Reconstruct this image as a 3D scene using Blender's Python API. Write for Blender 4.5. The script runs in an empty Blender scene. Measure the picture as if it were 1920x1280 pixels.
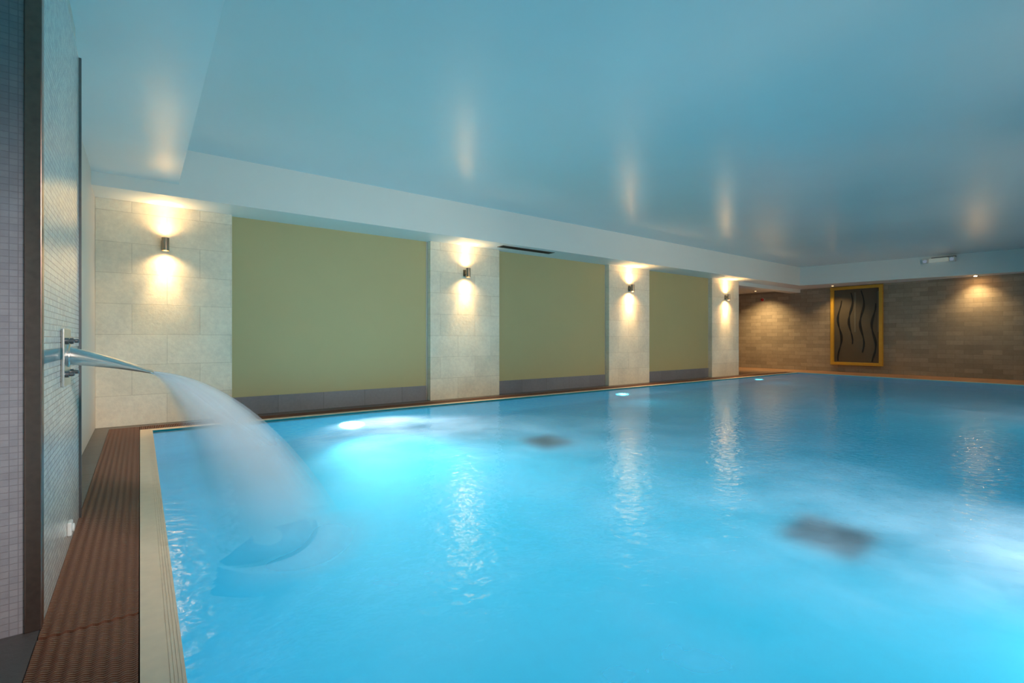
import bpy, bmesh, math, random
from mathutils import Vector, Matrix
random.seed(3)
S = bpy.context.scene
COL = S.collection
S.view_settings.view_transform = 'Standard'
S.view_settings.look = 'None'
S.view_settings.exposure = 0
# ------------------------------------------------------------------ helpers
def tag(o, label=None, cat=None, group=None, kind=None):
    if label: o['label'] = label
    if cat: o['category'] = cat
    if group: o['group'] = group
    if kind: o['kind'] = kind
    return o
def empty(name, loc, label, cat, group=None):
    o = bpy.data.objects.new(name, None); COL.objects.link(o); o.location = loc
    o.empty_display_size = .1
    return tag(o, label, cat, group)
def obj(name, bm, mat, parent=None, smooth=False, bevel=0):
    bmesh.ops.recalc_face_normals(bm, faces=bm.faces)
    me = bpy.data.meshes.new(name); bm.to_mesh(me); bm.free()
    if smooth:
        for p in me.polygons: p.use_smooth = True
    me.materials.append(mat)
    o = bpy.data.objects.new(name, me); COL.objects.link(o)
    if parent: 
        o.parent = parent
        o.matrix_parent_inverse = Matrix.Translation(parent.location).inverted()
    if bevel:
        m = o.modifiers.new('b', 'BEVEL'); m.width = bevel; m.segments = 2; m.limit_method = 'ANGLE'
    return o
def box(bm, x0, x1, y0, y1, z0, z1):
    v = [bm.verts.new((x, y, z)) for z in (z0, z1) for y in (y0, y1) for x in (x0, x1)]
    for f in ((0,1,3,2),(4,5,7,6),(0,1,5,4),(2,3,7,6),(0,2,6,4),(1,3,7,5)):
        bm.faces.new([v[i] for i in f])
def prism(bm, pts, z0, z1):
    a = [bm.verts.new((x, y, z0)) for x, y in pts]; b = [bm.verts.new((x, y, z1)) for x, y in pts]
    n = len(pts)
    bm.faces.new(a); bm.faces.new(b)
    for i in range(n): bm.faces.new((a[i], a[(i+1)%n], b[(i+1)%n], b[i]))
def lathe(bm, prof, c, axis=(0,0,1), seg=28):
    """prof: list of (radius, along)"""
    c = Vector(c); ax = Vector(axis).normalized()
    t = Vector((1,0,0)) if abs(ax.x) < .9 else Vector((0,1,0))
    u = ax.cross(t).normalized(); w = ax.cross(u)
    rings = []
    for r, h in prof:
        rings.append([bm.verts.new(c + ax*h + (u*math.cos(2*math.pi*k/seg) + w*math.sin(2*math.pi*k/seg))*max(r,1e-5)) for k in range(seg)])
    for a, b in zip(rings, rings[1:]):
        for k in range(seg): bm.faces.new((a[k], a[(k+1)%seg], b[(k+1)%seg], b[k]))
    if prof[0][0] > 1e-4: bm.faces.new(rings[0])
    if prof[-1][0] > 1e-4: bm.faces.new(rings[-1])
def B(): return bmesh.new()
def boxo(name, dims, mat, parent=None, bevel=0):
    bm = B(); box(bm, *dims); return obj(name, bm, mat, parent, bevel=bevel)
# ------------------------------------------------------------------ materials
class N:
    def __init__(s, name):
        s.m = bpy.data.materials.new(name); s.m.use_nodes = True
        s.t = s.m.node_tree; s.t.nodes.clear()
        s.out = s.t.nodes.new('ShaderNodeOutputMaterial')
    def n(s, typ, **kw):
        nd = s.t.nodes.new(typ)
        for k, v in kw.items():
            if k.startswith('_'): setattr(nd, k[1:], v)
            else: nd.inputs[k.replace('9', ' ')].default_value = v
        return nd
    def l(s, a, b): s.t.links.new(a, b)
    def math(s, op, a, b=0.0, clamp=False):
        nd = s.t.nodes.new('ShaderNodeMath'); nd.operation = op; nd.use_clamp = clamp
        for i, v in enumerate((a, b)):
            if isinstance(v, (int, float)): nd.inputs[i].default_value = v
            else: s.l(v, nd.inputs[i])
        return nd.outputs[0]
def rgb(r, g, b): return (r, g, b, 1)
def plain(name, c, rough=.5, metal=0, noise=0, nscale=20, spec=.5, glow=0):
    k = N(name); p = k.n('ShaderNodeBsdfPrincipled', Roughness=rough, Metallic=metal)
    p.inputs['Specular IOR Level'].default_value = spec
    p.inputs['Base Color'].default_value = rgb(*c)
    tc = k.n('ShaderNodeTexCoord'); nz = k.n('ShaderNodeTexNoise', Scale=nscale, Detail=3.0)
    k.l(tc.outputs['Object'], nz.inputs['Vector'])
    mx = k.n('ShaderNodeMix', _data_type='RGBA'); mx.inputs['A'].default_value = rgb(*[v*(1-noise) for v in c]); mx.inputs['B'].default_value = rgb(*[min(1, v*(1+noise)) for v in c])
    k.l(nz.outputs['Fac'], mx.inputs['Factor']); k.l(mx.outputs['Result'], p.inputs['Base Color'])
    if glow:
        k.l(mx.outputs['Result'], p.inputs['Emission Color']); p.inputs['Emission Strength'].default_value = glow
    k.l(p.outputs[0], k.out.inputs[0]); return k.m
def brick(name, ax, off, w, h, mortar, c1, c2, cm, rough=.6, offset=.5, bump=.3, nbump=.2, nscale=25, coat=0, spec=.5, tilt=0, strength=.6, metal=0):
    k = N(name); p = k.n('ShaderNodeBsdfPrincipled', Roughness=rough, Metallic=metal)
    p.inputs['Specular IOR Level'].default_value = spec
    tc = k.n('ShaderNodeTexCoord'); sp = k.n('ShaderNodeSeparateXYZ'); k.l(tc.outputs['Object'], sp.inputs[0])
    cb = k.n('ShaderNodeCombineXYZ')
    k.l(k.math('ADD', sp.outputs[ax[0]], off[0] + w*40), cb.inputs[0]); k.l(k.math('ADD', sp.outputs[ax[1]], off[1] + h*40), cb.inputs[1])
    br = k.n('ShaderNodeTexBrick', _offset=offset, _offset_frequency=2, _squash=1.0)
    br.inputs['Scale'].default_value = 1; br.inputs['Brick Width'].default_value = w; br.inputs['Row Height'].default_value = h
    br.inputs['Mortar Size'].default_value = mortar; br.inputs['Mortar Smooth'].default_value = .2
    br.inputs['Color1'].default_value = rgb(*c1); br.inputs['Color2'].default_value = rgb(*c2); br.inputs['Mortar'].default_value = rgb(*cm)
    k.l(cb.outputs[0], br.inputs['Vector'])
    nz = k.n('ShaderNodeTexNoise', Scale=nscale, Detail=6.0, Roughness=.65); k.l(tc.outputs['Object'], nz.inputs['Vector'])
    n2 = k.n('ShaderNodeTexNoise', Scale=2.2, Detail=3.0); k.l(tc.outputs['Object'], n2.inputs['Vector'])
    f = k.math('ADD', k.math('MULTIPLY', nz.outputs['Fac'], .35), k.math('MULTIPLY', n2.outputs['Fac'], .35))
    f = k.math('ADD', f, .65)
    vm = k.n('ShaderNodeVectorMath', _operation='SCALE'); k.l(br.outputs['Color'], vm.inputs[0]); k.l(f, vm.inputs['Scale'])
    k.l(vm.outputs[0], p.inputs['Base Color'])
    hgt = k.math('ADD', k.math('MULTIPLY', br.outputs['Fac'], -bump), k.math('MULTIPLY', nz.outputs['Fac'], nbump))
    if tilt:
        # each small tile leans a little its own way
        bw = k.n('ShaderNodeRGBToBW'); k.l(br.outputs['Color'], bw.inputs[0])
        hgt = k.math('ADD', hgt, k.math('MULTIPLY', bw.outputs[0], tilt))
    bp = k.n('ShaderNodeBump', Strength=strength, Distance=.01); k.l(hgt, bp.inputs['Height']); k.l(bp.outputs[0], p.inputs['Normal'])
    k.l(p.outputs[0], k.out.inputs[0]); return k.m
def emis(name, c, s):
    k = N(name); e = k.n('ShaderNodeEmission', Strength=s); e.inputs[0].default_value = rgb(*c)
    k.l(e.outputs[0], k.out.inputs[0]); return k.m

M = {}
M['ceil'] = plain('ceiling_paint', (.76,.78,.76), .23, noise=.03, nscale=1.5, spec=.40)
M['ceil2'] = plain('ceiling_paint_lower', (.92,.89,.86), .25, noise=.03, nscale=1.5, spec=.5)
M['soffit'] = plain('soffit_paint', (.86,.87,.83), .4, noise=.02, nscale=2)
M['wallwhite'] = plain('wall_plaster', (.76,.68,.60), .6, noise=.04, nscale=3)
M['lime'] = brick('limestone_blocks', (0,2), (.076,0), .668, .35, .003, (.94,.84,.68), (.87,.77,.61), (.72,.62,.48), .75, bump=.45, nbump=.4, nscale=22)
M['dark'] = brick('grey_stone_bricks', (1,2), (0,0), .36, .12, .0035, (.41,.33,.24), (.30,.245,.18), (.22,.18,.14), .6, bump=.45, nbump=.3, nscale=14)
M['olive'] = plain('olive_paint', (.55,.46,.23), .5, noise=.03, nscale=2)
M['plinth'] = brick('grey_plinth_tile', (0,2), (0,0), .6, .5, .003, (.26,.255,.285), (.22,.215,.245), (.15,.14,.15), .45, nbump=.3)
M['mosaic'] = brick('mosaic_blue_white', (1,2), (0,0), .026, .024, .0018, (.95,.91,.82), (.72,.71,.67), (.52,.48,.43), .14, offset=0, bump=.8, nbump=.15, nscale=60, spec=1.0, tilt=.7, strength=.9)
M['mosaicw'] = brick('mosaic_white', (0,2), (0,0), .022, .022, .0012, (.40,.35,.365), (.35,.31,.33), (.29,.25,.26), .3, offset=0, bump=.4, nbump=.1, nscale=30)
M['bandteal'] = brick('mosaic_teal_band', (1,2), (0,0), .024, .024, .0013, (.05,.24,.28), (.03,.17,.22), (.2,.3,.32), .14, offset=0, bump=.35, nbump=.1)
M['slate'] = brick('slate_floor_tile', (0,1), (0,0), .4, .4, .004, (.13,.11,.10), (.11,.09,.085), (.06,.05,.05), .4, offset=0, nbump=.3)
M['tan'] = brick('brown_floor_tile', (0,1), (0,0), .3, .3, .004, (.40,.22,.12), (.34,.18,.10), (.2,.12,.08), .45, offset=0, nbump=.2)
M['channel'] = plain('channel_black', (.02,.013,.01), .7, noise=.2)
M['grate'] = plain('brown_grate_plastic', (.185,.072,.040), .45, noise=.15, nscale=60)
M['coping'] = plain('cream_coping', (.80,.62,.45), .35, noise=.10, nscale=18)
M['steel'] = plain('brushed_steel', (.80,.76,.72), .28, 1, noise=.12, nscale=60)
M['trim'] = plain('brown_steel_edge', (.26,.17,.14), .28, .85, noise=.2, nscale=50)
M['sconce'] = plain('sconce_steel', (.40,.33,.26), .3, 1, noise=.1, nscale=40)
M['steeldk'] = plain('dark_steel', (.25,.23,.23), .35, 1, noise=.15, nscale=40)
M['black'] = plain('black_metal', (.003,.003,.003), .5, noise=.1)
M['gold'] = plain('gold_frame', (.64,.35,.03), .5, noise=.08, nscale=10)
M['artbg'] = plain('bronze_panel', (.10,.078,.050), .6, noise=.15, nscale=2)
M['artbar'] = plain('grey_bar', (.16,.14,.10), .6, noise=.1, nscale=6)
M['white'] = plain('white_plastic', (.80,.77,.72), .35, noise=.03)
M['diff'] = plain('diffuser_plastic', (.80,.78,.66), .35, noise=.03, glow=.12)
M['red'] = plain('red_plastic', (.45,.02,.015), .35, noise=.05)
M['drain'] = plain('drain_black', (.0,.006,.016), .5, noise=.1)
M['warm'] = emis('warm_lens', (1,.52,.16), 60)
M['warmfar'] = emis('warm_lens_far', (1,.50,.15), 700)
M['warmdown'] = emis('warm_down_lens', (1,.54,.18), 190)
M['warmdim'] = emis('warm_lens_dim', (1,.70,.34), 2)
M['lens'] = emis('pool_lens', (.92,.98,1), 34)
M['lensfar'] = emis('pool_lens_far', (.80,.94,1), 4)
M['lensb'] = emis('head_lens', (.55,.7,.9), .3)

# basin: pale blue tile with added emission standing in for lit, cloudy water
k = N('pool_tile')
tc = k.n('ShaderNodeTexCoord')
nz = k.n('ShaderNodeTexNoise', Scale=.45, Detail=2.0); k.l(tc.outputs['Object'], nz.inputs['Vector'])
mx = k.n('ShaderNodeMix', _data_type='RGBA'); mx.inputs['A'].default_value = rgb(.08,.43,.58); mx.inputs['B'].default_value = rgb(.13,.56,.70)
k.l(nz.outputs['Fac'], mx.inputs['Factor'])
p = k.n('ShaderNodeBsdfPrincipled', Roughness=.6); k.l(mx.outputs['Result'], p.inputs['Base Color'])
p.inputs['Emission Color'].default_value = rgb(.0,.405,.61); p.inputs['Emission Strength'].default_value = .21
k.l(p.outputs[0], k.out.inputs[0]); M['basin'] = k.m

# water
k = N('pool_water')
tc = k.n('ShaderNodeTexCoord')
n1 = k.n('ShaderNodeTexNoise', Scale=14.0, Detail=2.0, Roughness=.5); k.l(tc.outputs['Object'], n1.inputs['Vector'])
bp = k.n('ShaderNodeBump', Strength=.34, Distance=.02); k.l(n1.outputs['Fac'], bp.inputs['Height'])
gl = k.n('ShaderNodeBsdfGlossy', Roughness=.10); k.l(bp.outputs[0], gl.inputs['Normal'])
rf = k.n('ShaderNodeBsdfRefraction', Roughness=.27, IOR=1.33); rf.inputs['Color'].default_value = rgb(.28,.91,1)
tl = k.n('ShaderNodeBsdfTranslucent'); tl.inputs['Color'].default_value = rgb(.66,.87,1)
n3 = k.n('ShaderNodeTexNoise', Scale=1.6, Detail=4.0, Roughness=.55); k.l(tc.outputs['Object'], n3.inputs['Vector'])
sh = k.math('MULTIPLY', k.math('POWER', n3.outputs['Fac'], 1.5), .46, True)
ms = k.n('ShaderNodeMixShader'); k.l(sh, ms.inputs[0]); k.l(rf.outputs[0], ms.inputs[1]); k.l(tl.outputs[0], ms.inputs[2])
fr = k.n('ShaderNodeFresnel', IOR=1.40)
m2 = k.n('ShaderNodeMixShader'); k.l(fr.outputs[0], m2.inputs[0]); k.l(ms.outputs[0], m2.inputs[1]); k.l(gl.outputs[0], m2.inputs[2])
k.l(m2.outputs[0], k.out.inputs[0]); M['water'] = k.m

def jetmat(name, base, edge_pow, tfall, tint, su=9, iso=False):
    k = N(name); uv = k.n('ShaderNodeUVMap'); uv.uv_map = 'UVMap'
    sp = k.n('ShaderNodeSeparateXYZ'); k.l(uv.outputs[0], sp.inputs[0]); u, t = sp.outputs[0], sp.outputs[1]
    e = k.math('MULTIPLY', k.math('MULTIPLY', u, k.math('SUBTRACT', 1, u)), 4)
    e = k.math('POWER', e, edge_pow, True)
    cb = k.n('ShaderNodeCombineXYZ'); k.l(k.math('MULTIPLY', u, su), cb.inputs[0]); k.l(k.math('MULTIPLY', t, .9), cb.inputs[1])
    nz = k.n('ShaderNodeTexNoise', Scale=1.0, Detail=3.0, Roughness=.5)
    if iso:
        e2 = k.math('POWER', k.math('MULTIPLY', k.math('MULTIPLY', t, k.math('SUBTRACT', 1, t)), 4), 1.2, True)
        tc = k.n('ShaderNodeTexCoord'); k.l(tc.outputs['Object'], nz.inputs['Vector']); nz.inputs['Scale'].default_value = 3; nz.inputs['Detail'].default_value = 0
        e = k.math('MULTIPLY', e, e2)
        st = k.math('ADD', k.math('MULTIPLY', nz.outputs['Fac'], .3), .85)
        a = k.math('MULTIPLY', k.math('MULTIPLY', e, st), base, True)
    else:
        k.l(cb.outputs[0], nz.inputs['Vector'])
        st = k.math('ADD', k.math('MULTIPLY', nz.outputs['Fac'], .5), .75)
        # densest along the far (upper) edge of the plume
        st = k.math('MULTIPLY', st, k.math('ADD', k.math('MULTIPLY', k.math('POWER', u, 2.0), 1.35), .34))
        tf = k.math('SUBTRACT', 1, k.math('MULTIPLY', k.math('POWER', t, 1.2), tfall))
        a = k.math('MULTIPLY', k.math('MULTIPLY', e, st), k.math('MULTIPLY', tf, base), True)
    d = k.n('ShaderNodeBsdfDiffuse'); d.inputs[0].default_value = rgb(*tint)
    tl = k.n('ShaderNodeBsdfTranslucent'); tl.inputs[0].default_value = rgb(*tint)
    ad = k.n('ShaderNodeMixShader'); ad.inputs[0].default_value = .5; k.l(d.outputs[0], ad.inputs[1]); k.l(tl.outputs[0], ad.inputs[2])
    tr = k.n('ShaderNodeBsdfTransparent')
    m = k.n('ShaderNodeMixShader'); k.l(a, m.inputs[0]); k.l(tr.outputs[0], m.inputs[1]); k.l(ad.outputs[0], m.inputs[2])
    k.l(m.outputs[0], k.out.inputs[0]); return k.m
M['jet'] = jetmat('jet_water', .72, 1.1, 1.0, (.97,.99,1))
M['foam'] = jetmat('foam_water', .38, 2.0, .0, (.95,.98,1), 3, True)

# ------------------------------------------------------------------ levels
ZS, ZL, ZC = 2.58, 2.72, 3.12
# floor
bm = B()
box(bm, -.4,-.275,-3,7.06,-.1,0); box(bm, -.4,13.24,7.06,7.31,-.1,0)
obj('floor', bm, M['slate'])['kind'] = 'structure'
bm = B()
box(bm, 13.24,17,7.06,10.5,-.1,0)
prism(bm, [(15.71,7.06),(17,7.06),(17,-3),(15.12,-3),(15.12,-.71)], -.1, 0)
box(bm, -.275,15.12,-3,-.71,-.1,0)
o = obj('floor_deck', bm, M['tan']); o.name = 'floor'; o['kind'] = 'structure'
bm = B(); box(bm, -.275,0,-.71,7.06,-.14,-.06); box(bm, 0,15.71,6.79,7.06,-.14,-.06)
o = obj('floor', bm, M['channel']); o['kind'] = 'structure'
# walls
boxo('wall_left', (-.55,-.4,-3,7.35,0,3.2), M['wallwhite'])['kind'] = 'structure'
boxo('wall_back', (-.55,13.1,7.31,7.5,-.1,ZS), M['wallwhite'])['kind'] = 'structure'
bm = B(); box(bm, 17,17.2,-3,10.6,-.1,3.2); obj('wall_far', bm, M['dark'])['kind'] = 'structure'
bm = B(); box(bm, 13.1,17.2,10.5,10.7,-.1,ZS); box(bm, 13.09,13.235,7.5,10.5,-.1,ZS); obj('wall_alcove', bm, M['wallwhite'])['kind'] = 'structure'
boxo('wall_near', (-.55,17.2,-3.2,-3,-.1,3.2), M['wallwhite'])['kind'] = 'structure'
# ceilings
boxo('ceiling', (.345,17.2,-3,6.65,ZC,3.3), M['ceil'])['kind'] = 'structure'
boxo('trim_1', (-.4,.345,-3,6.65,ZL,3.3), M['ceil2'])['kind'] = 'structure'
boxo('trim_2', (-.55,17.2,6.65,10.7,ZS,3.3), M['soffit'])['kind'] = 'structure'
bm = B(); prism(bm, [(15.67,6.65),(16.6,2.0),(17,0),(17,6.65)], ZS, 3.12); obj('trim_3', bm, M['soffit'])['kind'] = 'structure'
boxo('trim_4', (13.24,17,7.2,7.5,2.48,ZS), M['soffit'])['kind'] = 'structure'
# pillars & panels
PX = [(-.40,.938),(3.753,5.12),(7.98,9.335),(11.91,13.23)]
PL = ['pale limestone pillar at the left corner beside the mosaic fountain wall',
      'limestone pillar between the largest and the middle olive wall panels',
      'limestone pillar between the middle and the smallest looking olive panels',
      'last limestone pillar at the far end of the wall before the dark alcove']
for (a, b), lb in zip(PX, PL):
    tag(boxo('stone_pillar', (a,b,7.2,7.31,0,ZS), M['lime'], bevel=.004), lb, 'pillar', 'limestone pillars with wall lights')
PN = ['large olive green painted wall panel nearest the fountain, between first two pillars',
      'olive green painted wall panel in the middle, beneath the ceiling vent',
      'narrow looking olive green painted wall panel farthest along the pool']
for i in range(3):
    a, b = PX[i][1], PX[i+1][0]
    tag(boxo('wall_panel', (a+.002,b-.03,7.295,7.31,.24,ZS), M['olive']), PN[i], 'wall panel', 'olive panels between the pillars')
    boxo('baseboard_%d' % (i+1), (a+.002,b-.03,7.285,7.31,0,.24), M['plinth'])['kind'] = 'structure'
# fountain wall block
boxo('wall_fountain', (-.4,-.287,2.36,3.66,0,ZL), M['wallwhite'])['kind'] = 'structure'
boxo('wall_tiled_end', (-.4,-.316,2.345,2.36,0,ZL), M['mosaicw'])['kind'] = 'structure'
mp = empty('mosaic_panel', (-.28,3.02,0), 'tall panel of small glossy blue-white mosaic tiles edged in steel', 'tiled panel')
boxo('tile_face', (-.287,-.273,2.385,3.66,0,2.567), M['mosaic'], mp)
boxo('tile_band', (-.2735,-.2715,2.385,3.66,.912,.96), M['bandteal'], mp)
boxo('steel_edge', (-.314,-.270,2.335,2.385,0,ZL), M['trim'], mp, bevel=.003)
boxo('steel_edge', (-.287,-.262,3.66,3.68,0,2.567), M['steeldk'], mp)

# ------------------------------------------------------------------ pool
pool = empty('swimming_pool', (7.5,3,0), 'large rectangular indoor pool glowing turquoise with a cream edge', 'swimming pool')
P = [(.11,-.6),(.11,6.68),(15.6,6.68),(15.0,-.6)]
D = 1.3
bm = B()
lo = [bm.verts.new((x,y,-D)) for x,y in P]; hi = [bm.verts.new((x,y,0)) for x,y in P]
bm.faces.new(lo)
for i in range(4): bm.faces.new((lo[i], lo[(i+1)%4], hi[(i+1)%4], hi[i]))
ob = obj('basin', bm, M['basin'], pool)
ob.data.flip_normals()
bm = B()
box(bm, 0,.07,-.71,6.79,-.14,.004)
for i in range(4): box(bm, .072+i*.0095,.0790+i*.0095,-.6,6.68,-.14,.0035)
box(bm, .07,.11,-.6,6.68,-.14,.0020)
prism(bm, [(0.07,6.68),(15.6,6.68),(15.71,6.79),(0.07,6.79)], -.14, .004)
prism(bm, [(15.6,6.68),(15.71,6.79),(15.12,-.71),(15.0,-.6)], -.14, .004)
box(bm, .07,15.1,-.71,-.6,-.14,.004)
obj('coping', bm, M['coping'], pool)
bm = B()
bm.faces.new([bm.verts.new((x,y,-.012)) for x,y in [(P[0][0]+.001,P[0][1]),(P[3][0],P[3][1]),(P[2][0],P[2][1]-.001),(P[1][0]+.001,P[1][1]-.001)]])
w = obj('pool_water', bm, M['water']); 
if w.data.polygons[0].normal.z < 0: w.data.flip_normals()
tag(w, 'softly rippled turquoise water lit from below', 'water')
# drains
def drain(x, y, lb):
    t = empty('main_drain', (x,y,-D), lb, 'drain', 'dark drains on the pool floor')
    s = .25
    bm = B()
    for a,b_,c,d in ((-s,s,-s,-s+.03),(-s,s,s-.03,s),(-s,-s+.03,-s+.03,s-.03),(s-.03,s,-s+.03,s-.03)): box(bm, x+a,x+b_,y+c,y+d,-D+.001,-D+.02)
    obj('frame', bm, M['drain'], t)
    bm = B()
    for i in range(15):
        yy = y - s + .036 + i*.029; box(bm, x-s+.03,x+s-.03,yy,yy+.018,-D+.004,-D+.016)
    box(bm, x-s+.02,x+s-.02,y-s+.02,y+s-.02,-D+.001,-D+.003)
    obj('grille', bm, M['drain'], t)
drain(4.07,1.53,'dark square drain on pool floor, the nearer and larger looking one')
drain(4.14,4.78,'dark square drain on pool floor, farther one near the olive wall')
# underwater lights
def lamp(name, typ, loc, target, e, col, size=.05, ang=None, blend=1, parent=None):
    L = bpy.data.lights.new(name, typ); L.energy = e; L.color = col
    L.shadow_soft_size = size
    if typ == 'SPOT': L.spot_size = math.radians(ang); L.spot_blend = blend
    o = bpy.data.objects.new(name, L); COL.objects.link(o); o.location = loc
    d = Vector(target) - Vector(loc)
    o.rotation_euler = d.to_track_quat('-Z', 'Y').to_euler()
    if parent:
        o.parent = parent; o.matrix_parent_inverse = Matrix.Translation(parent.location).inverted()
    return o
def uwl(x, y, dr, lb, e, es, ef, rs=1, lm='lens', fx=0, fy=1.8, an=85, sy=1.9):
    z = -.72
    t = empty('underwater_light', (x,y,z), lb, 'pool light', 'round lights in the pool walls')
    bm = B(); lathe(bm, [(.14*rs,0),(.14*rs,.02),(.11*rs,.035),(.10*rs,.02)], (x,y,z), (0,dr,0)); obj('bezel', bm, M['steel'], t, True)
    bm = B(); lathe(bm, [(.10*rs,.021),(.08*rs,.035),(.0,.042)], (x,y,z), (0,dr,0)); obj('lens', bm, M[lm], t, True)
    lamp('pool_lamp', 'SPOT', (x,y+dr*.09,z), (x,y+dr*1,z-.02), e, (.25,.82,1), .08, 165, .6, t)
    if es: lamp('pool_lamp', 'SPOT', (x,y+dr*.09,z), (x+fx,y+dr*sy,0), es, (1,.99,.98), .08, 100, 1, t)
    if ef: lamp('pool_lamp', 'SPOT', (x,y+dr*.09,z), (x+fx,y+dr*fy,-D), ef, (1,.97,.94), .08, an, 1, t)
uwl(2.26,6.678,-1,'brightest underwater light in the pool wall below the largest olive panel',15,1050,320,.9,'lens',.4,3.0,112,2.8)
uwl(7.69,6.678,-1,'underwater light in the pool wall below the third pillar',15,30,20,.45,'lensfar')
uwl(13.1,6.678,-1,'farthest underwater light in the pool wall below the last pillar',10,15,10,.4,'lensfar')
uwl(3.65,-.598,1,'underwater light in the near pool wall opposite the nearer drain',10,380,110,1,'lens',-.5,1.7,105,1.8)
uwl(9.4,-.598,1,'underwater light in the near pool wall towards the far end',10,230,80,1,'lens',0,2.6,115,2.1)

# ------------------------------------------------------------------ grates
def grate(name, along, s0, s1, c0, c1, pitch, n, amp, waves, lb):
    vs, fs = [], []
    s = s0 + pitch/2; hw = pitch*.33
    def pt(sv, c, z): return (c, sv, z) if along == 'y' else (sv, c, z)
    while s < s1 - pitch/2:
        base = len(vs)
        for i in range(n+1):
            c = c0 + (c1-c0)*i/n; o = amp*math.sin(i/n*waves*2*math.pi)
            zz = .002 + .002*math.cos(i/n*waves*2*math.pi)
            vs += [pt(s+o-hw,c,-.02), pt(s+o-hw*.8,c,zz), pt(s+o+hw*.8,c,zz), pt(s+o+hw,c,-.02)]
        for i in range(n):
            a = base+i*4; b = a+4
            fs += [(a,a+1,b+1,b),(a+1,a+2,b+2,b+1),(a+2,a+3,b+3,b+2)]
        s += pitch
    m = 5
    for j in range(m):
        c = c0 + (c1-c0)*(j+.5)/m; b = len(vs)
        for z in (-.03,-.006):
            vs += [pt(s0,c-.004,z),pt(s1,c-.004,z),pt(s1,c+.004,z),pt(s0,c+.004,z)]
        fs += [(b,b+1,b+5,b+4),(b+2,b+3,b+7,b+6),(b+4,b+5,b+6,b+7)]
    me = bpy.data.meshes.new(name); me.from_pydata(vs, [], fs); me.materials.append(M['grate'])
    bm = bmesh.new(); bm.from_mesh(me); bmesh.ops.recalc_face_normals(bm, faces=bm.faces); bm.to_mesh(me); bm.free()
    o = bpy.data.objects.new(name, me); COL.objects.link(o)
    tag(o, lb, 'drain grate', 'brown overflow grates round the pool'); return o
grate('overflow_grate','y',-.71,2.262,-.272,-.004,.0125,48,.0026,8,'brown wavy plastic overflow grate, short section at the bottom left foreground')
grate('overflow_grate','y',2.27,7.055,-.272,-.004,.0125,48,.0026,8,'long brown wavy plastic overflow grate running below the mosaic fountain wall')
grate('overflow_grate','x',.0,15.7,6.795,7.055,.0165,10,.003,2,'brown overflow grate along the foot of the limestone pillars')

# ------------------------------------------------------------------ wall lights
WARM = (1,.70,.33)
WL = ['steel up-down wall light on the leftmost limestone pillar',
      'steel up-down wall light on the second pillar, right of largest olive panel',
      'steel up-down wall light on the third pillar from the fountain',
      'steel up-down wall light on the last pillar before the alcove']
for (a, b), lb, e, lm in zip(PX, WL, (22,28,34,38), ('warm','warm','warmfar','warmfar')):
    x = (a+b)/2 - .03; y = 7.10; z = 2.11
    t = empty('wall_light', (x,y,z), lb, 'wall light', 'cylinder wall lights on the pillars')
    bm = B(); lathe(bm, [(.034,-.052),(.034,-.076),(.038,-.076),(.038,.076),(.034,.076),(.034,.052)], (x,y,z)); obj('cylinder_body', bm, M['sconce'], t, False)
    boxo('bracket', (x-.025,x+.025,7.14,7.19,z-.03,z+.03), M['sconce'], t, bevel=.004)
    boxo('wall_plate', (x-.04,x+.04,7.188,7.2,z-.055,z+.055), M['sconce'], t, bevel=.003)
    for s in (1,-1):
        bm = B(); lathe(bm, [(.032,s*.054),(.02,s*.060),(0,s*.062)], (x,y,z)); obj('lens', bm, M[lm], t, True)
        lamp('wall_lamp', 'SPOT', (x,y+.005,z+s*.080), (x,y+.035,z+s*1), e*(.5 if s>0 else .85), WARM, .05, 150, 1, t)
        lamp('wall_lamp', 'SPOT', (x,y+.005,z+s*.080), (x,y+.03,z+s*1), e*(1.2 if s>0 else 2.8), WARM, .05, 60, 1, t)
# added warm fill spots without fixtures, behind the camera, brightening the pillar wall
for x, tx, e, an in ((4.2,1.3,370,50),(5.2,5.2,270,72),(8.8,8.8,370,80),(12.6,12.6,330,80)):
    lamp('near_fill_lamp', 'SPOT', (x,-2.7,2.2), (tx,7.2,1.3), e, (1,.79,.54), .18, an, .7)
lamp('jet_fill_lamp', 'SPOT', (2.4,-1.8,2.4), (.34,2.85,.6), 760, (1,.96,.94), .25, 34, 1)  # added fill spot behind the camera, brightens the jet and mosaic panel
# ceiling downlights
def downlight(x, y, lb, e, tx=None, lm='warmdown'):
    t = empty('downlight', (x,y,ZS), lb, 'downlight', 'small recessed ceiling spots')
    bm = B(); lathe(bm, [(.035,.0),(.05,-.004),(.055,-.012),(.06,-.006),(.06,.0)], (x,y,ZS)); obj('ring', bm, M['steel'], t, True)
    bm = B(); lathe(bm, [(.036,-.001),(.026,-.018),(0,-.024)], (x,y,ZS)); obj('lens', bm, M[lm], t, True)
    lamp('down_lamp', 'SPOT', (x,y,ZS-.03), (tx or x,y,0), e, WARM, .03, 120, 1, t)
downlight(16.72,2.97,'small ceiling spot above the grey stone wall right of the artwork',90,16.85)
downlight(16.45,6.07,'small ceiling spot above the gold framed artwork',75,16.6,'warmdim')
downlight(16.2,8.25,'ceiling spot in the alcove lighting the dark stone wall',230,16.9,'warmdim')
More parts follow.
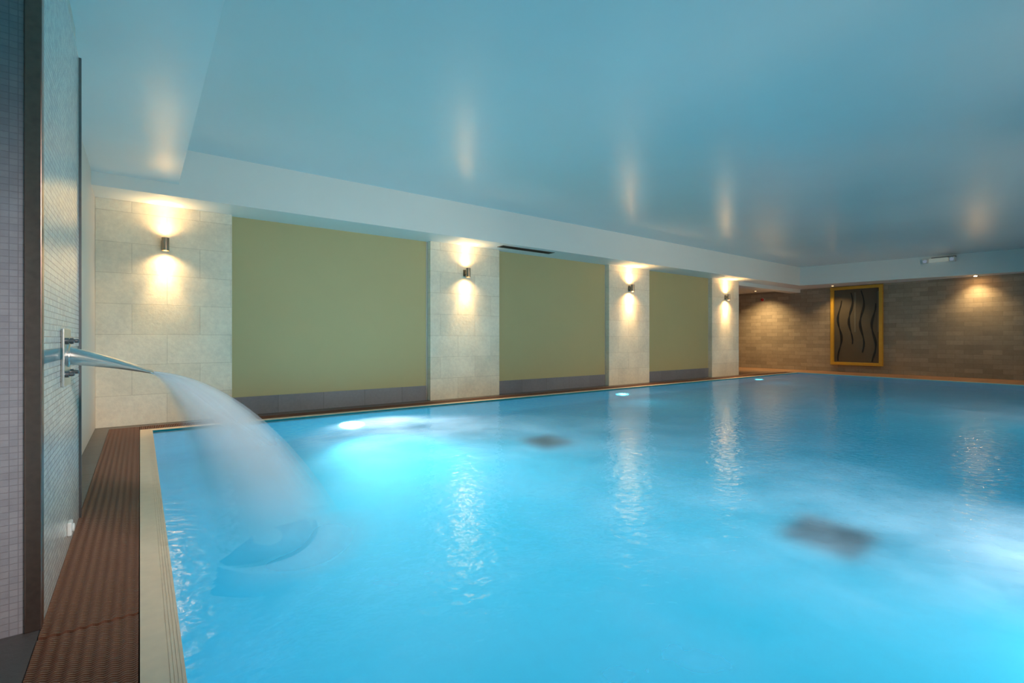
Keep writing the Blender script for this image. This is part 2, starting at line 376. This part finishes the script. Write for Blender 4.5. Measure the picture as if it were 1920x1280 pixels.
# vent
t = empty('ceiling_vent', (5.47,6.87,ZS), 'long dark slotted air vent under the beam beside the second pillar', 'vent')
bm = B(); box(bm, 4.9,6.07,6.79,6.80,ZS-.008,ZS); box(bm, 4.9,6.07,6.95,6.96,ZS-.008,ZS); box(bm, 4.9,4.915,6.8,6.95,ZS-.008,ZS); box(bm, 6.055,6.07,6.8,6.95,ZS-.008,ZS); obj('frame', bm, M['steeldk'], t)
bm = B(); box(bm, 4.915,6.055,6.8,6.95,ZS-.002,ZS-.0005); 
for i in range(6): box(bm, 4.915,6.055,6.808+i*.024,6.818+i*.024,ZS-.007,ZS-.002)
obj('slats', bm, M['black'], t)
# emergency light on end beam
def bx(y): return 15.67 + (6.65-y)*.2
yy = 3.58; xx = bx(yy)
t = empty('emergency_light', (xx,yy,3.0), 'slim white emergency light with two lamp heads near the ceiling on end beam', 'emergency light')
boxo('housing', (xx-.09,xx+.03,yy-.19,yy+.19,2.955,3.05), M['diff'], t, bevel=.012)
boxo('mounting_plate', (xx-.03,xx+.05,yy-.33,yy+.33,3.05,3.075), M['steeldk'], t)
for s in (-1,1):
    boxo('lamp_head', (xx-.10,xx+.04,yy+s*.265-.06,yy+s*.265+.06,2.93,3.05), M['white'], t, bevel=.012)
    bm = B(); lathe(bm, [(.040,.0),(.040,.006),(.0,.012)], (xx-.10,yy+s*.265,2.99), (-1,0,0)); obj('lens', bm, M['lensb'], t, True)
# fire sounder
t = empty('fire_sounder', (16.97,8.41,2.33), 'small red fire alarm sounder high on the dark alcove wall', 'fire alarm')
bm = B(); lathe(bm, [(.055,0),(.055,.03),(.045,.05),(.02,.06),(0,.062)], (17,8.41,2.33), (-1,0,0)); obj('sounder_body', bm, M['red'], t, True)
bm = B(); lathe(bm, [(.065,0),(.065,.012)], (17,8.41,2.33), (-1,0,0)); obj('base_ring', bm, M['white'], t)

# artwork
y0, y1, z0, z1 = 4.97, 6.30, .215, 2.56
t = empty('wall_artwork', (16.95,5.63,z0), 'tall gold framed bronze wall artwork with black wavy ribbons', 'artwork')
bm = B(); fw = .085
for a,b_,c,d in ((y0,y1,z0,z0+fw),(y0,y1,z1-fw,z1),(y0,y0+fw,z0+fw,z1-fw),(y1-fw,y1,z0+fw,z1-fw)): box(bm, 16.90,17.0,a,b_,c,d)
obj('frame', bm, M['gold'], t, bevel=.006)
boxo('backing', (16.975,17.0,y0+fw,y1-fw,z0+fw,z1-fw), M['artbg'], t)
iw = y1-y0-2*fw
ZR = [(.03,.32),(.55,.10),(.30,.05),(.03,.45)]
for i in range(4):
    yc = y1 - fw - iw*(i+.5)/4
    if i % 2: boxo('grey_bar', (16.968,16.975,yc-.135,yc-.095,z0+fw+.9,z1-fw-.1), M['artbar'], t)
    bm = B(); n = 60; ring = []
    za, zb = z0+fw+ZR[i][0], z1-fw-ZR[i][1]
    for j in range(n+1):
        f = j/n; z = za+(zb-za)*f
        c = yc + .050*math.sin((z-z0)*2*math.pi*.85+.5+i*.35); hw = .012+.020*abs(math.sin(f*math.pi*3.2+.8))*math.sin(f*math.pi)
        ring.append([bm.verts.new((xv, c+s*hw, z)) for xv, s in ((16.966,-1),(16.966,1),(16.974,1),(16.974,-1))])
    for A, Bq in zip(ring, ring[1:]):
        for q in range(4): bm.faces.new((A[q],A[(q+1)%4],Bq[(q+1)%4],Bq[q]))
    bm.faces.new(ring[0]); bm.faces.new(ring[-1])
    obj('wavy_ribbon', bm, M['black'], t)
    
# ------------------------------------------------------------------ fountain spout
FX = -.2712
t = empty('fountain_spout', (FX,3.0,.92), 'brushed steel fountain spout on a bolted wall plate', 'fountain spout')
boxo('wall_plate', (FX,FX+.010,2.87,3.13,.79,1.045), M['steel'], t, bevel=.003)
for zz in (.845,.99):
    for yv in (2.90,3.10):
        bm = B(); lathe(bm, [(.014,.01),(.014,.022),(.009,.024),(.009,.038),(.006,.042),(0,.042)], (FX,yv,zz), (1,0,0), 16); obj('bolt', bm, M['steeldk'], t)
# spout: tube flattening to a wide lip, hollow
bm = B(); rings = []; n = 18; seg = 28
def sp(f):
    return FX+.008+f*.315, .925-.062*f-.026*f*f
for inner in (0,1):
    for j in range(n+1):
        f = (j if not inner else n-j)/n
        x, z = sp(f)
        ry = .032+.070*f**1.3; rz = .034*(1-f)**.9+.0075
        if inner: ry -= .003; rz -= .003
        rings.append([bm.verts.new((x, 3.0+ry*math.cos(q*2*math.pi/seg), z+rz*math.sin(q*2*math.pi/seg))) for q in range(seg)])
for A, Bq in zip(rings, rings[1:]):
    for q in range(seg): bm.faces.new((A[q],A[(q+1)%seg],Bq[(q+1)%seg],Bq[q]))
obj('spout_tube', bm, M['steel'], t, True)
bm = B(); lathe(bm, [(.052,.01),(.052,.016),(.042,.020)], (FX,3.0,.925), (1,0,0)); obj('collar', bm, M['steel'], t)
# button
t = empty('wall_button', (-.273,3.13,.107), 'small white square push button low on the mosaic panel', 'button')
boxo('base_plate', (-.273,-.256,3.10,3.16,.075,.139), M['white'], t, bevel=.005)
bm = B(); lathe(bm, [(.020,.0),(.020,.005),(.016,.008),(0,.009)], (-.256,3.13,.107), (1,0,0)); obj('push_cap', bm, M['white'], t, True)

# ------------------------------------------------------------------ jet
jet = empty('water_jet', (.5,2.9,0), 'arching fan of white water falling from the steel spout into the pool', 'water jet')
LC = [(.28,2.60),(.33,2.47),(.41,2.38),(.53,2.34),(.66,2.37),(.77,2.47),(.85,2.61),(.89,2.75),(.91,2.87),(.91,2.96)]
def cr(pts, u):
    n = len(pts)-1; f = min(max(u,0),.99999)*n; i = int(f); f -= i
    g = lambda k: Vector(pts[min(max(k,0),n)])
    p0,p1,p2,p3 = g(i-1),g(i),g(i+1),g(i+2)
    return .5*((2*p1)+(-p0+p2)*f+(2*p0-5*p1+4*p2-p3)*f*f+(-p0+3*p1-3*p2+p3)*f**3)
def sheet(name, sc, dz, mat, al=.13):
    NU, NT = 70, 34; bm = B(); uvl = bm.loops.layers.uv.new('UVMap'); g = []
    for i in range(NU+1):
        u = i/NU; L = cr(LC, u); row = []
        P0 = Vector((.048, 2.91+.18*u)); L = P0 + (L-P0)*sc
        for j in range(NT+1):
            t = j/NT; q = P0+(L-P0)*(t**.97)
            z = (.838-dz) - (.845-dz)*(al*t+(1-al)*t*t) 
            row.append(bm.verts.new((q.x,q.y,z)))
        g.append(row)
    for i in range(NU):
        for j in range(NT):
            f = bm.faces.new((g[i][j],g[i+1][j],g[i+1][j+1],g[i][j+1])); f.smooth = True
            for lp, (a,b) in zip(f.loops, ((i,j),(i+1,j),(i+1,j+1),(i,j+1))): lp[uvl].uv = (a/NU, b/NT)
    return obj(name, bm, mat, jet, True)
for q in range(7): sheet('water_sheet', 1.02-.04*q, .0015*q, M['jet'])
# foam
bm = B(); uvl = bm.loops.layers.uv.new('UVMap'); g = []; NU, NW = 60, 12
cen = Vector((.50,2.90))
for i in range(NU+1):
    u = i/NU; L = cr(LC, u); dirn = (L-cen).normalized(); row = []
    for j in range(NW+1):
        v = j/NW; q = L + dirn*(-.34+.58*v)
        row.append(bm.verts.new((q.x,q.y,-.007)))
    g.append(row)
for i in range(NU):
    for j in range(NW):
        f = bm.faces.new((g[i][j],g[i+1][j],g[i+1][j+1],g[i][j+1])); f.smooth = True
        for lp, (a,b) in zip(f.loops, ((i,j),(i+1,j),(i+1,j+1),(i,j+1))): lp[uvl].uv = (b/NW, a/NU)
obj('splash_foam', bm, M['foam'], jet, True)

# ------------------------------------------------------------------ world & camera
W = bpy.data.worlds.new('w'); S.world = W; W.use_nodes = True
W.node_tree.nodes['Background'].inputs[0].default_value = (.05,.09,.12,1); W.node_tree.nodes['Background'].inputs[1].default_value = .3
cam = bpy.data.cameras.new('camera'); co = bpy.data.objects.new('camera', cam); COL.objects.link(co)
cam.sensor_width = 36; cam.lens = 930/1920*36; cam.shift_y = -5/1920; cam.clip_start = .02
co.location = (0,0,1); co.rotation_euler = (math.radians(90), 0, -math.atan2(.6,.8))
S.camera = co
